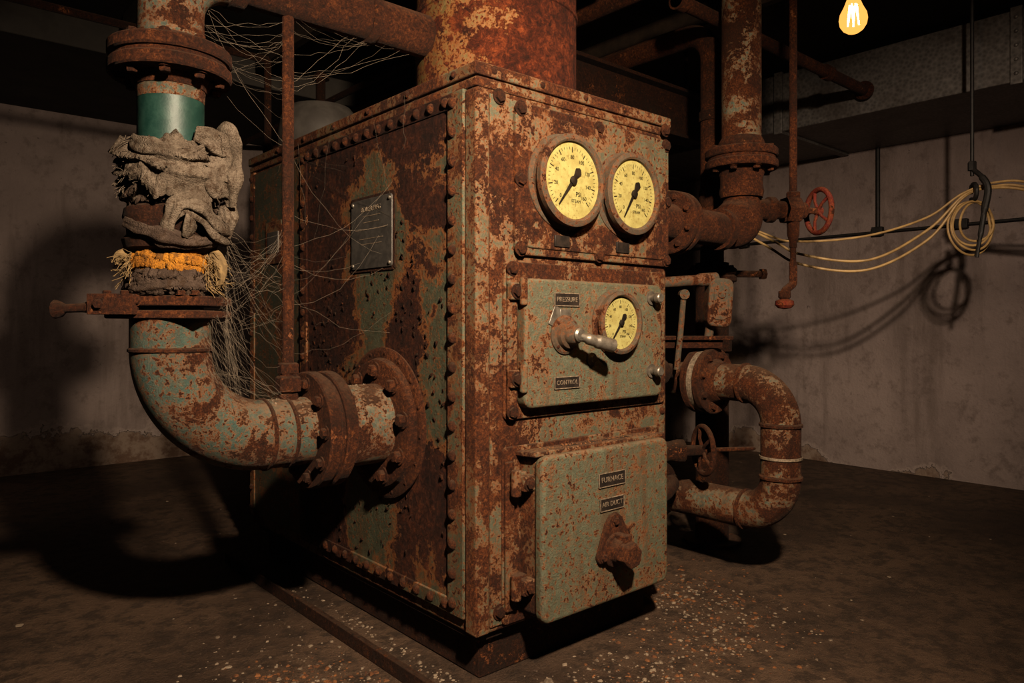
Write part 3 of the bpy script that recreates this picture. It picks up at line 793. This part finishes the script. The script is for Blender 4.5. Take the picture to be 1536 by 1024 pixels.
p.lathe((bx, by, TZ-.05), (0, 0, -1), [(0, .03), (.07, .028), (.1, .018), (.13, .018), (.13, .014), (.2, .014), (.2, .019), (.25, .019)], 20)
p.tube(fillet([(bx, by, TZ-.27), (bx, by, 1.335), (bx-.045, by+.02, 1.30), (bx-.045, by+.02, 1.26)], .02, 6), .019, 18)
p.lathe((bx-.045, by+.02, 1.30), (0, 0, -1), [(0, .028), (.03, .03), (.04, .02)], 18); p.done(.001)
p = Part('drain_knob', M_red, sup); p.lathe((bx-.045, by+.02, 1.262), (0, 0, -1), [(0, .018), (.01, .042), (.03, .044), (.045, .03), (.05, .0)], 12, cap=False); p.done()

# ------------------------------------------------------------------ U-shaped return pipe
rt = empty('return_pipe')
UX, UZ1, UZ0, UY = 1.45, .883, .335, -.221
path = fillet([(UX, .95, UZ1), (UX, UY, UZ1), (UX, UY, UZ0), (UX, .95, UZ0)], .165, 22)
Part('u_bend', M_pipeR, rt).tube(path, .081, 48).done()
p = Part('u_welds', M_rust, rt)
for o, a in (((UX, UY, UZ1-.165), (0, 0, 1)), ((UX, UY, UZ0+.165), (0, 0, 1)), ((UX, UY+.165, UZ0), (0, 1, 0)), ((UX, UY+.165, UZ1), (0, 1, 0))):
    p.lathe(Vector(o)-Vector(a)*.01, a, [(0, .081), (.004, .088), (.014, .088), (.02, .081)], 48, cap=False)
p.done()
p = Part('u_clamp', M_letter, rt); p.lathe((UX, UY, .575), (0, 0, 1), [(0, .083), (.003, .087), (.012, .087), (.014, .083)], 48, cap=False); p.done()
p = Part('u_flange', M_rust, rt); p.flange((UX, .09, UZ1), (0, 1, 0), .148, .034, 8, .015, .03, .08); p.lathe((UX, .05, UZ1), (0, 1, 0), [(0, .085), (.04, .1)], 40); p.done()
p = Part('gasket', M_letter, rt); p.lathe((UX, .1225, UZ1), (0, 1, 0), [(0, .142), (.033, .142)], 48); p.done()
p = Part('u_lower_flange', M_rustd, rt); p.flange((UX, .40, UZ0), (0, 1, 0), .14, .03, 8, .014, .012, .08); p.done()
p = Part('pipe_stand', M_rustd, rt); p.box((UX-.08, .72, 0), (UX+.08, .84, .015)); p.box((UX-.02, .76, .01), (UX+.02, .80, UZ0-.07)); p.done(.003)
# gate valve with wheel
gv = empty('gate_valve')
GC = Vector((1.319, .07, .589))
p = Part('valve_body', M_rustd, gv)
p.lathe(GC-Dv*.42, Dv, [(0, .045), (.16, .045), (.165, .06), (.2, .06), (.21, .05), (.26, .042), (.3, .05), (.325, .05), (.33, .025), (.42, .022)], 28)
p.tube(fillet([GC-Dv*.40, GC-Dv*.22+Vector((0, 0, 0)), GC-Dv*.22+Vector((0, 0, -.24))], .01, 4), .035, 24)
p.tube(spline([(1.36, .30, .38), (1.26, .2, .43), (1.15, .16, .41), (1.02, .15, .40)], 8), .038, 24)
p.lathe((W, .15, .40), (1, 0, 0), [(0, .08), (.02, .08), (.02, .05), (.12, .05)], 28)
p.lathe((W, .26, .60), (1, 0, 0), [(0, .08), (.02, .08), (.02, .05), (.06, .05)], 28)
p.done()
handwheel('valve_wheel', M_rust, gv, GC, Dv, .103, .012, 5)
p = Part('valve_stem', M_rust, gv); p.lathe(GC, Dv, [(0, .015), (.02, .015), (.025, .010), (.235, .009), (.245, .005)], 14); p.done()

# ------------------------------------------------------------------ header standpipe behind
hd = empty('header_standpipe')
HX, HY = 1.9, .411
path = fillet([(HX, 3.6, 2.69), (HX, HY, 2.69), (HX, HY, 1.46)], .17, 18)
Part('header', M_rust, hd).tube(path, .060, 32).done()
Part('standpipe', M_rustd, hd).cyl((HX, HY, 0), (HX, HY, 1.46), .085, 36).done()
p = Part('standpipe_fittings', M_rustd, hd)
p.flange((HX, HY, 1.36), (0, 0, 1), .125, .03, 8, .014, .01, .06); p.lathe((HX, HY, 1.0), (0, 0, 1), [(0, .1), (.07, .1)], 32)
p.lathe((HX, HY, 2.2), (0, 0, 1), [(0, .068), (.05, .068)], 28); p.lathe((HX, HY, 1.75), (0, 0, 1), [(0, .062), (.05, .07), (.1, .062)], 28)
p.cyl((HX, HY, 1.405), (HX+.22, HY-.15, 1.405), .018, 16); p.hexb((HX+.22, HY-.15, 1.405), (.8, -.6, 0), .03, .03, False)
p.lathe((HX, HY, 0), (0, 0, 1), [(0, .15), (.02, .15), (.02, .09)], 32)
p.done()
# damper linkage: shelf bar, grey actuator and lever
ac = empty('damper_actuator')
p = Part('bracket_bar', M_rust, ac)
R41 = Matrix.Rotation(math.radians(-41), 3, 'Z')
def obox(P, c, hx, hy, hz, R=R41): 
    c = Vector(c); P.box(c-Vector((hx, hy, hz)), c+Vector((hx, hy, hz)), rotm=R)
obox(p, (1.325, .185, 1.078), .22, .04, .009); obox(p, (1.325, .185, 1.052), .18, .015, .02)
p.cyl((W, .30, 1.07), (1.2, .28, 1.07), .03, 20); p.done(.003)
p = Part('actuator_body', M_grey, ac)
A0 = Vector((1.41, .055, 1.235))
Ra = R41@Matrix.Rotation(math.radians(4), 3, 'Y')
pts = []
for cx, cz2, st in ((.022, .075, 0), (-.022, .075, 90), (-.022, -.075, 180), (.022, -.075, 270)):
    for k in range(6):
        th = math.radians(st+18*k); pts.append((cx+.032*math.cos(th), cz2+.032*math.sin(th)))
p.prism(pts, lambda a_, b_, d_: A0+Ra@Vector((a_, d_, b_)), -.045, .045); p.done(.01, 3)
p = Part('actuator_face', M_grey, ac); pts2 = [(a_*.62, b_*.72) for a_, b_ in pts]
p.prism(pts2, lambda a_, b_, d_: A0+Ra@Vector((a_, d_, b_)), -.051, -.04)
p.lathe(A0+Ra@Vector((0, -.045, .035)), Ra@Vector((0, -1, 0)), [(0, .018), (.012, .018), (.016, .008)], 16); p.done(.003)
p = Part('actuator_arm', M_grey, ac)
p.tube(spline([(1.13, .22, 1.32), (1.22, .16, 1.325), (1.33, .09, 1.335), (1.40, .06, 1.34)], 6), [.018]*4+[.024]*8+[.03]*7, 18)
p.tube([(1.26, .13, 1.27), (1.25, .14, 1.1), (1.235, .15, .94)], .013, 14)
p.lathe((1.26, .13, 1.27), (-.658, -.753, 0), [(-.02, .022), (.02, .022)], 16)
p.cyl((W, .30, 1.32), (1.14, .215, 1.32), .022, 18); p.tube([(1.40, .08, 1.19), (1.40, .1, 1.07)], .02, 14); p.done()
p = Part('side_nozzles', M_rustd, ac)
p.cyl((W, .22, .93), (1.28, .22, .93), .035, 24); p.lathe((1.16, .22, .93), (1, 0, 0), [(0, .06), (.05, .06)], 24)
p.cyl((W, .22, .76), (1.16, .22, .76), .04, 24); p.lathe((1.06, .22, .76), (1, 0, 0), [(0, .07), (.03, .07), (.03, .055), (.06, .055)], 24)
p.done()

# ------------------------------------------------------------------ overhead pipes etc.
ov = empty('cross_pipe')
Part('pipe', M_rust, ov).cyl((2.0, .287, 2.66), (3.455, .287, 2.66), .034, 24).done()
Part('pipe_rear_run', M_rust, ov).cyl((1.42, .287, 2.66), (2.0, .287, 2.66), .034, 24).done()
p = Part('pipe_couplings', M_rust, ov); p.lathe((3.43, .287, 2.66), (1, 0, 0), [(0, .06), (.02, .06)], 24)
for x in (1.42, 2.9): p.lathe((x, .287, 2.66), (1, 0, 0), [(0, .044), (.06, .044)], 24)
p.done()
lp = empty('condensate_pipe')
Part('pipe', M_rust, lp).cyl((1.35, -.2, 2.735), (1.35, 4.83, 2.735), .045, 24).done()
p = Part('pipe_couplings', M_rust, lp)
for y in (.2, 1.4, 2.6): p.lathe((1.35, y, 2.735), (0, 1, 0), [(0, .055), (.07, .055)], 24)
p.done()
p = Part('small_conduit_pipe', M_rustd); p.cyl((1.05, .4, 2.74), (1.05, 4.83, 2.74), .022, 20); p.lathe((1.05, 1.2, 2.74), (0, 1, 0), [(0, .03), (.04, .03)], 16); p.done()
bm_ = empty('support_beam')
p = Part('web', M_rustd, bm_); p.box((.9, .92, 2.28), (2.5, .94, 2.56)); p.box((.9, .86, 2.27), (2.5, 1.0, 2.29)); p.box((.9, .86, 2.55), (2.5, 1.0, 2.57)); p.done(.003)
p = Part('hangers', M_rustd, bm_); p.cyl((.95, .93, 2.56), (.95, .93, ZC), .012, 12); p.cyl((2.4, .93, 2.56), (2.4, .93, ZC), .012, 12); p.done()

# tank behind
tk = empty('water_tank')
Part('shell', M_tank, tk).lathe((.72, 2.5, 0), (0, 0, 1), [(0, .26), (2.33, .26), (2.43, .245), (2.50, .19), (2.53, .09), (2.535, 0)], 56, cap=True).done()
p = Part('tank_outlet', M_rustd, tk); p.cyl((.72, 2.5, 2.52), (.72, 2.5, 2.7), .03, 18); p.hexb((.72, 2.5, 2.69), (0, 0, 1), .04, .04); p.done()
p = Part('electrical_conduit', M_rustd); p.cyl((.25, 2.2, 0), (.25, 2.2, 2.62), .02, 14); p.cyl((-1.2, 2.2, 2.62), (.25, 2.2, 2.62), .02, 14)
p.lathe((.25, 2.2, 2.1), (0, 0, 1), [(0, .027), (.05, .027)], 14); p.cyl((-1.2, 2.2, 2.60), (-1.2, 2.2, ZC), .02, 14); p.done()

# wall conduit
cd = empty('wall_conduit')
p = Part('conduit', M_rubber, cd); p.cyl((XW-.02, -3.5, 1.86), (XW-.02, 3.2, 1.86), .011, 12); p.cyl((XW-.02, .638, 1.86), (XW-.02, .638, 2.52), .016, 12); p.done()
p = Part('conduit_clips', M_rubber, cd)
for y in (-1.1, .05, .638, 1.8): p.box((XW-.05, y-.04, 1.83), (XW, y+.04, 1.90))
p.done(.004)
# cables
cb = empty('hanging_cable')
base = [(2.343, 1.035, 1.983), (2.525, .476, 1.634), (2.592, .285, 1.515), (2.778, -.01, 1.475), (2.977, -.25, 1.63), (3.073, -.401, 1.836), (3.167, -.549, 1.889), (3.27, -.705, 1.855), (3.645, -1.034, 1.72)]
base = [(2.15, 1.7, 2.25)]+base
p = Part('cable_strands', M_cable, cb)
for k in range(2):
    q = [(x+random.gauss(0, .006), y+random.gauss(0, .01), z+(k-.5)*.045*(1 if 2 < i < 6 else .45)+random.gauss(0, .006)) for i, (x, y, z) in enumerate(base)]
    p.tube(spline(q, 12), .0075, 10)
up = [0, 0, .04, .10, .16, .10, .02, .02, .03, .04]
q = [(x, y, z+up[i]) for i, (x, y, z) in enumerate(base)]
p.tube(spline(q, 12), .0065, 10)
p.done()
p = Part('cable_coil', M_cable, cb)
cc = Vector((3.115, -.437, 1.70)); u_ = Vector((.753, -.658, 0))
for k in range(4):
    r_ = .095+.012*k; o = cc+Vector((random.gauss(0, .012), random.gauss(0, .012), -.012*k))
    p.tube([o+u_*math.cos(t*.157)*r_*.95+Vector((0, 0, math.sin(t*.157)*r_*1.12))+Vector((.658, .753, 0))*(.012*math.sin(t*.3+k)) for t in range(40)], .0065, 10, closed=True)
p.done()
p = Part('hanger_rod', M_rubber, cb)
p.cyl((3.11, -.433, 1.95), (3.11, -.433, ZC), .010, 12); p.hexb((3.11, -.433, 1.98), (0, 0, 1), .022, .05, False)
p.tube(spline([(3.11, -.433, 1.99), (3.08, -.49, 1.93), (3.07, -.52, 1.86), (3.075, -.50, 1.74), (3.07, -.485, 1.62), (3.06, -.47, 1.50)], 8), [.013]*8+[.018]*16+[.014]*9+[.010]*8, 10)
p.tube([(3.11+.05*math.cos(t*.5), -.44+.03*math.cos(t*.5), 1.86+.045*math.sin(t*.5)) for t in range(12)], .012, 8); p.done()

# ------------------------------------------------------------------ bulb
bl = empty('hanging_bulb'); BX, BY, BZ = .602, -.897, 1.985
Part('bulb_glass', M_bulb, bl).lathe((BX, BY, BZ-.052), (0, 0, 1), [(0, 0), (.004, .015), (.012, .026), (.025, .034), (.04, .0365), (.055, .034), (.075, .024), (.095, .0165), (.108, .015)], 40, cap=False).done()
p = Part('filament', M_fil, bl)
for k in range(6):
    a0 = k*math.pi/3; a1 = a0+.4
    p.tube([(BX+.009*math.cos(a0), BY+.009*math.sin(a0), BZ+.028), (BX+.016*math.cos(a1), BY+.016*math.sin(a1), BZ-.026)], .0018, 6)
p.done()
p = Part('socket', M_rubber, bl); p.lathe((BX, BY, BZ+.05), (0, 0, 1), [(0, .016), (.02, .02), (.07, .021), (.08, .01), (.09, .004)], 24); p.cyl((BX, BY, BZ+.13), (BX, BY, ZC), .0035, 10); p.done()

# ------------------------------------------------------------------ debris
def chips(name, mat, spots, n, smin, smax):
    P = Part(name, mat)
    for i in range(n):
        cx, cy, sx, sy = random.choice(spots)
        x, y = random.gauss(cx, sx), random.gauss(cy, sy)
        if .0 < x < W and .0 < y < D: continue
        if -.17 < x < -.07 and y > -.95: continue
        if x > XW-.05 or y > YW-.05 or x < -4.4: continue
        if math.hypot(x-HX, y-HY) < .17 or math.hypot(x-.72, y-2.5) < .3: continue
        s_ = random.uniform(smin, smax)*random.choice((.5, .7, 1, 1.4)); h = s_*random.uniform(.15, .5)
        k = random.randint(4, 6); a0 = random.random()*6; b_ = []; t_ = []
        for j in range(k):
            th = a0+2*math.pi*j/k; rr = s_*random.uniform(.6, 1.1)
            b_.append(P.bm.verts.new((x+rr*math.cos(th), y+rr*math.sin(th), 0)))
            t_.append(P.bm.verts.new((x+rr*.7*math.cos(th), y+rr*.7*math.sin(th), h*random.uniform(.6, 1.2))))
        P.bm.faces.new(t_)
        for j in range(k): P.bm.faces.new((b_[j], b_[(j+1) % k], t_[(j+1) % k], t_[j]))
    return P.done(ang=20)
spots = [(.7, -.30, .3, .15), (1.1, -.05, .15, .2), (-.3, .0, .12, .5), (-.02, .3, .03, .7), (-.45, .2, .15, .3), (.2, -.25, .25, .12)]
chips('floor_debris', M_chip, spots, 1900, .002, .008)
chips('rust_flake_litter', M_leaf, [(-.45, .35, .10, .10), (-.3, .1, .12, .2), (.75, -.3, .3, .15), (1.2, .1, .2, .2)], 1400, .002, .010)
chips('plaster_rubble', M_chip, [(-1.5, 2.2, 1.0, 1.0), (3.2, 1.0, .8, 1.2), (0, 0, 1.5, 1.2), (-.4, .1, .3, .3)], 180, .005, .015)

# ------------------------------------------------------------------ lights
def spot(name, loc, target, power, col, size, ang, blend):
    l = bpy.data.lights.new(name, 'SPOT'); l.energy = power; l.color = col; l.shadow_soft_size = size; l.spot_size = math.radians(ang); l.spot_blend = blend
    o = bpy.data.objects.new(name, l); COL.objects.link(o); o.location = loc
    o.rotation_euler = (Vector(target)-Vector(loc)).to_track_quat('-Z', 'Y').to_euler(); return o
spot('unseen_spot', (-.90, -1.95, 2.50), (.30, .35, 1.05), 830, (1, .79, .58), .07, 98, 1.0)
spot('unseen_spot', (-.80, -2.05, 2.55), (4.53, .45, 1.3), 430, (1, .78, .60), .05, 40, 1.0)  # second unseen spot beside the key, added to brighten the right wall
spot('wall_fill', (-2.4, 1.6, 2.5), (-1.0, 4.84, 1.1), 52, (1, .78, .60), .25, 82, 1.0)  # unseen fill added to lift the left part of the back wall
l = bpy.data.lights.new('bulb_light', 'POINT'); l.energy = 14; l.color = (1, .58, .25); l.shadow_soft_size = .03
o = bpy.data.objects.new('bulb_light', l); COL.objects.link(o); o.location = (BX, BY, BZ)
w = bpy.data.worlds.new('world'); scene.world = w; w.use_nodes = True
w.node_tree.nodes['Background'].inputs[0].default_value = (.5, .38, .28, 1); w.node_tree.nodes['Background'].inputs[1].default_value = .010

# ------------------------------------------------------------------ camera
cam = bpy.data.cameras.new('camera'); co = bpy.data.objects.new('camera', cam); COL.objects.link(co)
cam.sensor_width = 36; cam.lens = 25.71; cam.shift_y = -26/1536; cam.clip_start = .05
co.location = (-1.417, -1.789, 1.14); co.rotation_euler = (math.pi/2, 0, -math.atan2(.658, .753))
scene.camera = co
